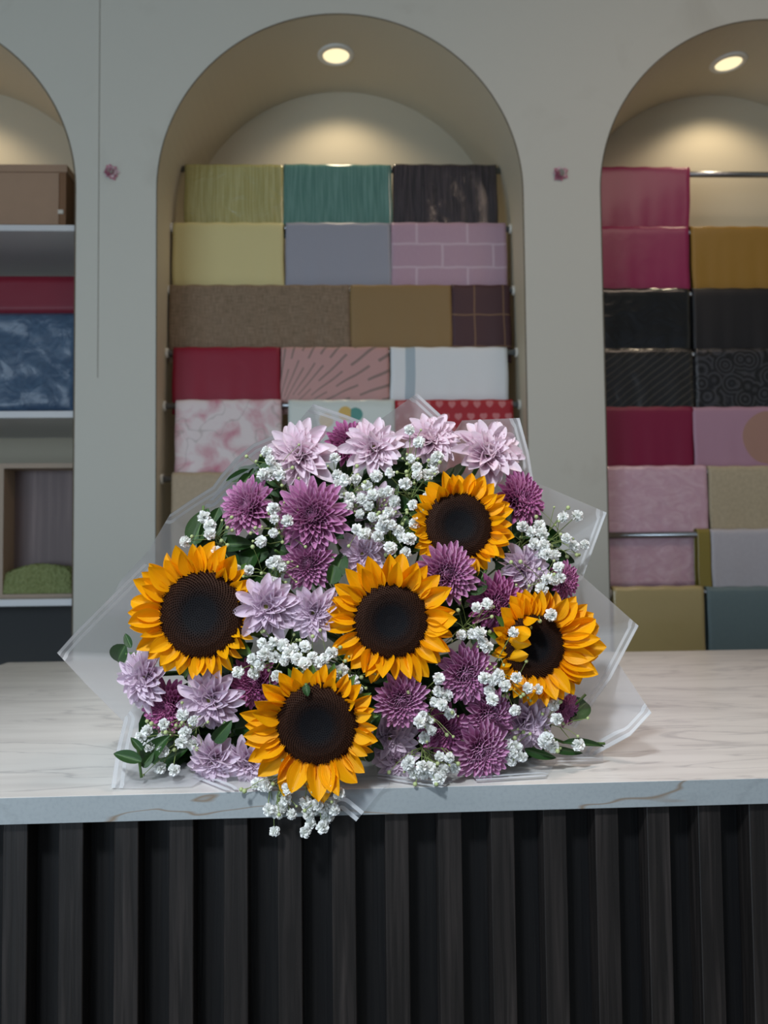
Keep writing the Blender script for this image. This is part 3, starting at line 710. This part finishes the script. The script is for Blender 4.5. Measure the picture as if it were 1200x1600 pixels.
for a in [
 (470,712,58,'pink','white-pink loose-petalled chrysanthemum at the top left of the bouquet',.004,(-.1,0)),
 (584,702,50,'pink','pale pink chrysanthemum on top, next right of the white-pink top left one'),
 (672,690,52,'pink','pale pink chrysanthemum in the middle of the right-hand top pair, beside the film tip',.012,(0,.3)),
 (760,710,60,'pink','large pale pink chrysanthemum above the topmost sunflower, at the top right',.004,(.1,.15)),
 (418,948,50,'lilac','pale chrysanthemum touching the right side of the far left sunflower',-.016),
 (490,957,45,'lilac','ruffled pale chrysanthemum between the left and central sunflowers',-.012),
 (227,1058,50,'lilac','pale lilac chrysanthemum below the far left sunflower, at the left edge of the bouquet',0,(-.3,0)),
 (330,1092,52,'lilac','pale lilac chrysanthemum between the far left and lowest sunflowers',.004),
 (335,1186,44,'lilac','pale lilac chrysanthemum resting on the worktop at the lower left',-.004,(0,-.1)),
 (388,1190,40,'lilac','ruffled lilac chrysanthemum on the worktop against the lowest sunflower',.0,(0,-.1)),
 (608,1150,50,'lilac','shaded lilac chrysanthemum right of the lowest sunflower',.022),
 (620,1188,34,'lilac','half hidden lilac chrysanthemum on the worktop right of the lowest sunflower',.018),
 (818,890,44,'lilac','pale chrysanthemum below right of the topmost sunflower',.004,(.2,.1)),
 (820,1128,50,'lilac','pale lilac chrysanthemum below the right-hand sunflower',.014),
 (566,866,42,'lilac','shaded lilac chrysanthemum just above the central sunflower',.022),
 (588,795,42,'lilac','shaded lilac chrysanthemum among the white blossoms left of the topmost sunflower',.03),
 (388,792,46,'purple','purple chrysanthemum at the upper left, left of the biggest purple one',0,(-.25,.1)),
 (488,806,58,'purple','biggest purple chrysanthemum, upper left of the bouquet',-.012),
 (481,880,42,'purple','dusky purple chrysanthemum directly below the biggest purple one',.006,(0,-.1)),
 (545,692,36,'wine','magenta chrysanthemum half hidden between two pale pink ones at the top',.02),
 (812,780,44,'wine','magenta chrysanthemum right of the topmost sunflower',.008,(.3,0)),
 (697,896,48,'purple','purple chrysanthemum between the central and topmost sunflowers',-.014),
 (776,942,48,'wine','deep magenta chrysanthemum left above the right-hand sunflower',.004),
 (880,906,30,'wine','small magenta chrysanthemum at the right edge above the right-hand sunflower',.012,(.3,0)),
 (728,1052,48,'purple','purple chrysanthemum between the central and right-hand sunflowers',-.006),
 (627,1094,43,'purple','purple chrysanthemum right under the central sunflower',-.008),
 (692,1140,40,'wine','deep magenta chrysanthemum low in the bouquet behind the bottom purple one',.012),
 (764,1118,44,'purple','purple chrysanthemum directly above the bottom purple one',.002),
 (752,1172,47,'purple','bottom purple chrysanthemum resting on the worktop at the lower right',-.012),
 (264,1102,44,'wine','deep purple chrysanthemum between the two lilac ones at the lower left',.012),
 (398,1066,40,'wine','shaded purple chrysanthemum above the lowest sunflower',.02),
 (882,1108,26,'wine','small deep magenta chrysanthemum below the right-hand sunflower',.012,(.2,0)),
]: chrys(*a)

# --- leaves
LEAFM = []
for k in range(4):
    b = MB(); petal_geo(b, 1.0, [.5,.42,.56,.36][k], I4, .2, [-.5,-.2,-.7,-.1][k], .3, .02, 9, 6, .75, [.3,-.3,.1,0][k]); LEAFM.append(pdata(b, 'leaf', M_LEAF))
b = MB(); petal_geo(b, 1.0, .16, I4, .1, -.3, .4, .02, 9, 4, .75, .2); LONGLEAF = pdata(b, 'leaf', M_LEAF)
def leaf_at(root, inv, base, tip, me, nrm, wide=1.0):
    d = tip - base; L = d.length; y = d.normalized(); x = y.cross(nrm).normalized(); z = x.cross(y)
    mm = Matrix((x*L*wide, y*L, z*L)).transposed().to_4x4(); mm.translation = base
    inst('leaf', me, root, inv @ mm)
def sprig(pts, dys, leaves, label, name='leafy_sprig', rad=.0016, to_tie=True):
    """pts: pixels of the stem from tip to base; leaves: (base px, tip px, dy, mesh index, width)"""
    W = [P(x, y, depth(x, y) + dy) for (x, y), dy in zip(pts, dys)]
    for q in W: q.z = max(q.z, ZT+.004)
    M4 = Matrix.Translation(W[0]); inv = M4.inverted(); root = empty(name, M4); tag(root, label, 'leafy sprig', 'green leafy sprigs in the bouquet')
    line = list(W)
    if to_tie:
        e = W[-1]; tie = TIE + Vector((random.uniform(-.02,.02), 0, random.uniform(-.015,.015)))
        for i in range(1, 9): q = e.lerp(tie, i/8); q.z = max(q.z, ZT+.006); line.append(q)
    b = MB(); b.tube([inv @ q for q in line], rad, 6); b.build('stem', M_STEM, root, True)
    for (bx, by), (tx, ty), dy, mi, wd in leaves:
        B = P(bx, by, depth(bx, by)+dy); T = P(tx, ty, depth(tx, ty)+dy+random.uniform(-.008,.008))
        B.z = max(B.z, ZT+.006); T.z = max(T.z, ZT+.006)
        n = ((CAM-B).normalized() + Vector((random.uniform(-.4,.4), 0, random.uniform(-.2,.5)))).normalized()
        leaf_at(root, inv, B, T, LONGLEAF if mi < 0 else LEAFM[mi], n, wd)
# leaves that can be made out one by one
sprig([(196,1022),(230,1020)], (.012,.03), [((196,1008),(176,1040),.012,2,1.3),((205,1012),(196,990),.014,3,1.3)], 'dark leaves sticking out left below the far left sunflower')
sprig([(214,1160),(221,1215)], (-.045,-.05), [((221,1190),(178,1178),-.05,3,1.1),((222,1172),(204,1152),-.05,1,1.1),((222,1198),(240,1176),-.045,2,1),((222,1190),(262,1150),-.03,0,1),((236,1160),(300,1135),.012,1,1),((240,1195),(290,1170),.006,0,1)],
      'small cut green stem with oval leaves standing at the lower left corner', to_tie=False)
sprig([(318,790),(312,850)], (.012,.03), [((300,852),(326,795),.012,3,1.5),((318,850),(345,790),.02,0,1),((330,862),(352,800),.024,1,1),((310,860),(360,830),.03,2,1),((345,850),(395,850),.03,0,1)], 'dark leafy sprig above the far left sunflower')
sprig([(520,870),(522,910)], (0,.02), [((516,912),(526,878),-.004,2,1.2),((520,905),(540,860),.006,0,1)], 'bright green leaf left above the central sunflower')
sprig([(760,890),(740,925)], (-.004,.01), [((728,925),(766,893),-.01,2,1.0),((775,890),(812,866),.004,0,1)], 'broad dark leaf between the central and topmost sunflowers')
sprig([(915,1085),(890,1110)], (.008,.012), [((888,1122),(922,1090),.008,2,1.35),((893,1110),(900,1130),.01,0,1.2)], 'broad dark leaf below right of the right-hand sunflower')
sprig([(945,1162),(880,1160)], (.0,.012), [((880,1160),(950,1163),-.004,-1,1.0),((850,1165),(915,1180),.0,-1,1.1),((820,1170),(870,1185),.004,1,.7)], 'long thin leaf lying on the worktop at the lower right')
sprig([(352,1128),(335,1152)], (-.006,.0), [((334,1158),(362,1128),-.010,0,1.0),], 'light green leaf between the two lilac flowers at the lower left')
sprig([(478,1068),(480,1085)], (-.052,-.048), [((478,1070),(480,1088),-.053,2,1.2)], 'tiny green leaf tip lying on the top of the lowest sunflower disk', to_tie=False)
sprig([(590,1120),(580,1180)], (-.0,.01), [((575,1140),(592,1100),-.008,2,1.1),((578,1190),(570,1160),-.01,0,1.2),((575,1150),(600,1172),.0,1,1)], 'green leaves at the right rim of the lowest sunflower')
# darker filling sprigs between the flowers
fills = [(520,770,'behind the white blossoms at the upper centre'),(600,740,'between the two middle pale pink chrysanthemums'),(690,760,'left behind the topmost sunflower'),(430,860,'right above the far left sunflower'),
         (620,840,'just above the central sunflower'),(460,770,'behind the biggest purple chrysanthemum'),(800,840,'right behind the topmost sunflower'),(860,860,'at the upper right under the sprays'),(740,960,'between the central and right-hand sunflowers'),
         (450,1030,'under the white blossoms left of the central sunflower'),(300,1130,'at the lower left behind the lilac flowers'),(680,1080,'right below the central sunflower'),(660,1170,'at the bottom centre behind the white clusters'),(840,1160,'at the lower right behind the lilac flower'),
         (560,1060,'between the central and lowest sunflowers'),(380,900,'between the far left sunflower and the pale flower'),(240,1170,'on the worktop at the lower left'),(870,930,'above the right-hand sunflower'),(400,740,'left of the white-pink top left flower'),
         (570,820,'in the middle of the white blossom cloud'),(790,1090,'under the right-hand sunflower'),(420,1150,'left behind the lowest sunflower'),(350,1040,'behind the far left sunflower'),(640,760,'in the upper middle right of the pale flower'),(700,950,'behind the central sunflower'),(705,1085,'between the purple flowers at the lower right'),(360,1150,'between the three lilac flowers at the lower left')]
for i, (x, y, where) in enumerate(fills):
    rnd = random.Random(100+i); lv = []
    for k in range(12):
        a = rnd.uniform(0, 2*PI); r1 = rnd.uniform(0, 18); bx, by = x+r1*math.cos(a), y+r1*math.sin(a); a2 = a + rnd.uniform(-.8,.8); L = rnd.uniform(36, 62)
        tx = bx+L*math.cos(a2); ty = min(by+L*math.sin(a2), 1205)
        el = math.hypot((tx-565)/345, (ty-945)/258)
        if el > 1: tx = 565+(tx-565)*.93/el; ty = 945+(ty-945)*.93/el
        lv.append(((bx, by), (tx, ty), rnd.uniform(.026,.06), rnd.randrange(4), rnd.uniform(.9,1.3)))
    for k in range(5):
        a = rnd.uniform(0, 2*PI); L = rnd.uniform(55, 85); bx, by = x*.93+40-.4*L*math.cos(a), y*.93+65-.4*L*math.sin(a)
        lv.append(((bx, min(by, 1195)), (bx+L*math.cos(a), min(by+L*math.sin(a), 1195)), rnd.uniform(.065,.1), rnd.randrange(3), rnd.uniform(1.1,1.5)))
    sprig([(x, y), (x*.9+57, y*.9+97)], (.03,.06), lv, 'dark green leafy filler %s' % where)

# --- baby's breath
BLO = []
for k in range(4):
    rnd = random.Random(k); b = MB()
    for i in range(52):
        z = 1-1.75*(i+.5)/52; a = i*2.4+rnd.uniform(-.3,.3); d = Vector((math.sqrt(max(0,1-z*z))*math.cos(a), math.sqrt(max(0,1-z*z))*math.sin(a), z))
        M4 = frame(Vector((0,0,0)), d, rnd.uniform(0,6)) @ Matrix.Rotation(PI/2-.25+rnd.uniform(-.45,.45), 4, 'X')
        petal_geo(b, rnd.uniform(.8,1.0), .62, M4, 0.3, rnd.uniform(.4,1.5), rnd.uniform(-.4,.6), .6, 4, 3, 1.8, rnd.uniform(-.9,.9))
    BLO.append(pdata(b, 'blossom', M_WHITE))
def gyp(blos, label, dy=-.014, root_px=None, buds=10, seed=0, rs=(9.0,12.0), rdy=.05):
    rnd = random.Random(500+seed+len(blos)*7); cx = sum(b_[0] for b_ in blos)/len(blos); cy = sum(b_[1] for b_ in blos)/len(blos)
    if root_px is None: root_px = (cx*.85+575*.15, cy*.85+985*.15)
    Rw = P(root_px[0], root_px[1], depth(*root_px)+dy+rdy); Rw.z = max(Rw.z, ZT+.006) if Rw.y > YF else Rw.z
    M4 = Matrix.Translation(Rw); inv = M4.inverted(); root = empty('babys_breath_sprig', M4)
    tag(root, label, 'flower sprig', "white baby's breath sprigs in the bouquet")
    sb = MB(); bb = sb
    tie = TIE + Vector((rnd.uniform(-.02,.02), 0, rnd.uniform(0,.02))); pts = []
    st = Rw
    for i in range(9): q = st.lerp(tie, i/8); q.z = max(q.z, ZT+.004); pts.append(inv @ q)
    sb.tube(pts, .0012, 5)
    nodes = []
    for (x, y, *ex) in blos:
        Y = depth(x, y) + dy + rnd.uniform(-.008,.008) + (ex[0] if ex else 0); q = P(x, y, Y); r = rnd.uniform(*rs)*Y/F
        if q.y > YF-.004 : q.z = max(q.z, ZT + r*.9)
        d = Vector((rnd.uniform(-.6,.6), -1, rnd.uniform(-.3,.7))).normalized()
        inst('blossom', rnd.choice(BLO), root, inv @ frame(q, d, rnd.uniform(0,6)) @ Matrix.Scale(r, 4))
        mid = Rw.lerp(q, .55) + Vector((rnd.uniform(-.006,.006), rnd.uniform(-.004,.004), rnd.uniform(-.006,.006)))
        sb.tube([inv @ Rw, inv @ mid, inv @ (q - d*r*.6)], [.0008,.0006,.0005], 4, cap=False); bb.ball(inv @ (q - d*r*.55), r*.35, 1); nodes.append(mid)
    for k in range(buds):
        m0 = rnd.choice(nodes); q = m0 + Vector((rnd.uniform(-.028,.028), rnd.uniform(-.022,-.002), rnd.uniform(-.024,.028)))
        if q.y > YF-.01: q.z = max(q.z, ZT+.004)
        sb.tube([inv @ m0, inv @ (m0.lerp(q,.5)+Vector((0,0,.002))), inv @ q], .0004, 4, cap=False); bb.ball(inv @ q, rnd.uniform(.0013,.0026), 1)
    sb.build('stems', [M_GSTEM, M_BUD], root, True)
G = [
 ([(417,706),(422,719),(432,732),(411,742),(437,742),(424,738)], "beside the white-pink flower at the top left", 0),
 ([(427,794),(429,811),(449,814),(427,833),(408,846)], "in front of the two upper left purple flowers", -.022),
 ([(289,846),(328,834),(328,821),(319,808),(339,862)], "at the left edge above the far left sunflower", -.006),
 ([(425,880),(440,886),(432,876),(428,910),(388,891),(420,908),(367,890)], "above the pale flower beside the far left sunflower", -.010),
 ([(532,769),(542,792),(539,750),(527,742),(523,716),(556,748),(562,803),(546,778),(528,757)], "right of the biggest purple flower", 0),
 ([(566,780),(574,760),(583,773),(588,744),(582,808),(596,825),(568,834),(558,827),(576,790),(572,832),(598,770)], "in the cloud at the upper centre", 0),
 ([(640,672),(655,691),(642,717),(651,730),(652,742)], "hanging over the pale pink flowers at the top", -.016),
 ([(678,736),(677,722),(684,713),(633,755),(607,768),(669,775),(609,739),(668,742)], "between the pale pink flowers and the topmost sunflower", -.006),
 ([(616,783),(645,789),(608,800),(599,825),(648,817),(622,830),(628,840),(610,856),(634,864),(600,812),(590,838),(612,820),(640,842)], "touching the left side of the topmost sunflower", -.004),
 ([(902,806),(880,808),(885,841),(897,853),(914,851)], "reaching far out to the upper right over the clear film", .01),
 ([(843,822),(829,831),(816,822),(847,835),(854,866),(843,866),(867,867),(850,852),(835,850)], "right of the magenta flower at the upper right", .004),
 ([(873,886),(854,905),(866,905),(876,902),(846,920),(861,961,-.01)], "just above the right-hand sunflower", -.014),
 ([(745,949),(761,944),(721,992),(754,1002),(750,989),(738,990),(760,1010)], "between the central and right-hand sunflowers", -.014),
 ([(410,1005),(427,1003),(458,1014),(443,1008),(477,1010),(412,1022),(429,1027),(444,1033),(433,1056),(397,1052),(372,1050),(395,1030),(420,1014),(405,1040),(450,1022)], "under the pair of pale flowers at the centre left", -.012),
 ([(477,1037),(495,1041),(509,1046),(518,1020),(508,1028),(488,1026),(465,1030),(500,1034)], "left below the central sunflower", -.018),
 ([(552,1064),(539,1060),(535,1046),(524,1050),(556,1078),(545,1072)], "between the central and lowest sunflowers", -.010),
 ([(256,1132),(289,1145),(284,1160),(254,1153),(301,1162),(285,1117),(302,1126)], "at the lower left below the deep purple flower", -.006),
 ([(220,1151),(230,1141),(254,1174),(233,1166),(250,1200),(272,1203),(243,1160)], "over the small cut stem at the lower left corner", -.010),
 ([(757,1059),(770,1062),(789,1071),(807,1059),(765,1079),(769,1093),(780,1055),(825,1075),(841,1077),(805,1110),(802,988,-.01)], "across the lower part of the right-hand sunflower", -.020),
 ([(679,1097),(698,1087),(703,1115),(691,1101),(661,1119),(669,1127),(674,1141),(663,1153),(685,1080),(656,1128),(686,1060)], "between the three purple flowers at the lower centre", -.010),
 ([(865,1100),(870,1123),(904,1164),(855,1153),(863,1166),(850,1158)], "at the lower right corner near the long thin leaf", .0),
 ([(636,1195),(659,1197),(647,1208),(640,1190),(678,1208),(693,1203),(685,1218),(702,1184),(711,1200),(687,1182),(672,1200),(690,1212),(662,1208)], "on the worktop left of the bottom purple flower", -.020),
 ([(793,1164),(802,1177),(815,1182),(798,1188),(806,1168)], "on the worktop right of the bottom purple flower", -.004),
]
for i, (bl, where, dy) in enumerate(G):
    gyp(bl, "white baby's breath sprig %s" % where, -.012+dy, seed=i, buds=14)
gyp([(417,1229),(450,1232),(414,1268),(434,1269),(402,1262),(420,1265),(447,1249),(456,1272),(429,1299),(447,1276),(440,1262),(410,1256)], "white baby's breath sprig hanging over the worktop edge left below the lowest sunflower", -.050, (440,1215), 10, 91, rdy=.02)
gyp([(477,1253),(497,1257),(513,1228),(530,1240),(485,1287),(504,1292),(477,1300),(512,1276),(522,1266),(493,1266),(487,1258),(506,1262),(500,1280),(516,1256),(482,1272)], "dense white baby's breath sprig hanging under the lowest sunflower", -.050, (500,1210), 8, 92, rdy=.02)

# --- clear wrapping film with double white border lines
def film_mat(name, tint, fac):
    t = NT(name, 0.3, 0.5); uvv, u, v = t.uv()      # u = metres from the printed border
    a = t.M('MULTIPLY', t.M('GREATER_THAN', u, 0.0006), t.M('LESS_THAN', u, 0.0046)); b = t.M('MULTIPLY', t.M('GREATER_THAN', u, 0.0086), t.M('LESS_THAN', u, 0.0126))
    s = t.M('MAXIMUM', a, b); t.col(t.mix(s, lin(tint), lin('#eef1f5')))
    tl = t.n('ShaderNodeBsdfTranslucent'); tl.inputs[0].default_value = lin(tint); mx = t.n('ShaderNodeMixShader'); mx.inputs[0].default_value = 0.4
    t.lk(t.b.outputs[0], mx.inputs[1]); t.lk(tl.outputs[0], mx.inputs[2])
    tr = t.n('ShaderNodeBsdfTransparent'); m2 = t.n('ShaderNodeMixShader')
    t.put(m2.inputs[0], t.M('ADD', t.M('MULTIPLY', s, 0.88-fac), fac)); t.lk(tr.outputs[0], m2.inputs[1]); t.lk(mx.outputs[0], m2.inputs[2]); t.lk(m2.outputs[0], t.out.inputs[0]); return t.m
M_FILM = film_mat('frosted_film', '#dcdde2', 0.54)
M_FILM2 = film_mat('frosted_film_thin', '#d9dde6', 0.2)
def segd(p, a, b):
    d = b-a; t_ = max(0, min(1, (p-a).dot(d)/max(d.length_squared, 1e-12))); return (p-(a+d*t_)).length
def film(rim, striped, label, mat=None, bulge=.02, sub=8, tmax=1.0, clampz=True, inset=0.0):
    """rim: (px, py, depth or 'c' for on the worktop); striped: segment indices carrying the border"""
    W = []
    for x, y, Y in rim: W.append(PZ(x, y, ZT+.0016+inset) if Y == 'c' else P(x, y, Y))
    pts = []; 
    for i, (a, b) in enumerate(zip(W, W[1:])):
        for k in range(sub): pts.append(a.lerp(b, k/sub))
    pts.append(W[-1]); segs = [(W[i], W[i+1]) for i in striped]
    T = [0,.02,.04,.06,.08,.11,.15,.2,.27,.36,.46,.58,.7,.85,1.0]; v=[]; f=[]; uv=[]; nT=len(T)
    for q in pts:
        out = Vector((q.x-TIE.x, 0, q.z-TIE.z)); rd = out.normalized() if out.length > 1e-5 else Vector((0,0,1)); end = TIE + rd*.032
        end.z = max(end.z, ZT+.006)
        for t_ in T:
            tt = t_*tmax; w_ = q.lerp(end, tt) + rd*bulge*math.sin(PI*tt)
            n_ = noise.noise(w_*9+Vector((len(rim),0,0)))*.006*min(1, tt*5); w_ += Vector((0,n_,0)) + rd*n_*.6
            if clampz: w_.z = max(w_.z, ZT+.0014+inset)
            v.append(w_); uv.append((min([segd(w_, a, b) for a, b in segs] or [1]), 0))
    for j in range(len(pts)-1):
        for i in range(nT-1): f.append((j*nT+i, j*nT+i+1, (j+1)*nT+i+1, (j+1)*nT+i))
    o = mesh('wrapping_film', v, f, mat or M_FILM, None, uv)
    return tag(o, label, 'wrapping film', 'clear film sheets around the bouquet')
film([(255,1100,.965),(205,1140,.955),(140,1075,.945),(89,1020,.935),(120,985,.94),(160,945,.95),(200,905,.965),(225,880,.975)], (3,4,5,6), 'translucent film tip with white border lines pointing far left above the worktop', bulge=.012)
film([(160,960,.975),(190,905,.98),(232,860,.985),(266,803,.99),(300,780,.99),(332,760,.992),(345,742,.992),(368,716,.995),(395,694,.996),(428,680,.998)], (3,4,5,6,7,8), 'translucent film rising along the upper left of the bouquet with a curling striped edge')
film([(280,860,.972),(300,815,.975),(330,778,.977),(360,748,.98),(395,730,.982),(450,716,.985),(470,700,.987)], (2,3,4,5), 'inner translucent film curling behind the upper left purple flowers', mat=M_FILM2)
film([(430,720,1.0),(440,690,1.0),(465,660,1.0),(490,631,1.0),(540,648,1.0),(592,668,1.0),(610,690,1.0)], (3,4), 'translucent film corner with striped top edge behind the white-pink top left flower', bulge=.01)
film([(580,690,.99),(588,660,.99),(652,614,.99),(704,662,.99),(712,690,.99)], (2,), 'pointed translucent film tip at the very top of the bouquet', bulge=.01)
film([(700,690,1.005),(722,657,1.0),(812,653,.99),(826,705,.985),(836,765,.98)], (2,3), 'translucent film corner at the top right with a striped right edge', bulge=.008)
film([(800,735,.98),(834,752,.975),(948,801,.965),(930,850,.962),(910,905,.96)], (2,3), 'translucent film corner at the right beside the white wall pier', bulge=.008)
film([(880,880,.96),(910,900,.957),(998,978,.94),(955,1060,.938),(900,1138,.935)], (2,3), 'translucent film tip pointing right over the back of the worktop', bulge=.008)
film([(960,1030,.95),(970,1042,.945),(1018,1114,.925),(985,1150,.925),(930,1180,'c'),(890,1186,'c')], (2,3), 'translucent film tip low at the right, resting on the worktop', bulge=.006)
film([(212,1100,.96),(194,1122,.94),(182,1170,.91),(173,1231,'c'),(215,1232,'c'),(300,1229,'c')], (1,2), 'translucent film spread on the worktop at the lower left corner', bulge=0, inset=.0004)
film([(300,1214,'c'),(352,1235,'c'),(430,1230,'c')], (0,), 'film corner with border lines flat on the worktop under the lower left lilac flowers', M_FILM2, 0, inset=.0012)
film([(590,1216,'c'),(690,1231,'c'),(722,1212,'c')], (0,), 'film corner flat on the worktop below the bottom white cluster', M_FILM2, 0, inset=.0012)
film([(745,1220,'c'),(853,1213,'c'),(872,1188,'c')], (0,), 'film corner flat on the worktop under the bottom purple flower', M_FILM2, 0, inset=.0018)
film([(820,1191,'c'),(943,1190,'c'),(942,1172,'c'),(935,1160,'c')], (0,), 'film corner flat on the worktop beneath the long thin leaf', M_FILM2, 0, inset=.0006)
# film tip hanging over the edge
tipv = []; 
a0 = P(512, 1246, YF-.006); tip = P(556, 1284, YF-.007); b0 = P(600, 1230, YF-.004); t0 = PZ(505, 1215, ZT+.003); t1 = PZ(610, 1212, ZT+.003); i0 = PZ(520, 1190, ZT+.003); i1 = PZ(600, 1190, ZT+.003)
e0 = Vector((P(505, 1228, YF-.003).x, YF-.003, ZT+.002)); e1 = Vector((P(608, 1224, YF-.003).x, YF-.003, ZT+.002))
vs = []; fs = []; uvs = []; NN = 10
rowsf = [[a0.lerp(tip, k/NN) if True else 0 for k in range(NN+1)]]
# grid: first row follows a0->tip->b0, following rows go up to the worktop and back
edge = [a0.lerp(tip, k/NN) for k in range(NN)] + [tip.lerp(b0, k/NN) for k in range(NN+1)]
for lvl, (p_, q_) in enumerate([(None, None), (e0, e1), (t0, t1), (i0, i1)]):
    for k in range(2*NN+1):
        w_ = edge[k] if lvl == 0 else p_.lerp(q_, k/(2*NN)); vs.append(w_)
edge_n = 2*NN+1
full = []
for lvl in range(4): full.append(vs[lvl*edge_n:(lvl+1)*edge_n])
vs = []; LV = []
for lvl in range(3):
    for s in range(6 if lvl == 0 else 2):
        LV.append([full[lvl][k].lerp(full[lvl+1][k], s/(6 if lvl == 0 else 2)) for k in range(edge_n)])
LV.append(full[3])
for r_ in LV:
    for w_ in r_: vs.append(w_); uvs.append((segd(w_, tip, P(534,1266,YF-.007)), 0))
for i in range(len(LV)-1):
    for k in range(edge_n-1): fs.append((i*edge_n+k, i*edge_n+k+1, (i+1)*edge_n+k+1, (i+1)*edge_n+k))
tag(mesh('wrapping_film', vs, fs, M_FILM2, None, uvs), 'clear film tip hanging over the worktop edge right of the lowest sunflower', 'wrapping film', 'clear film sheets around the bouquet')
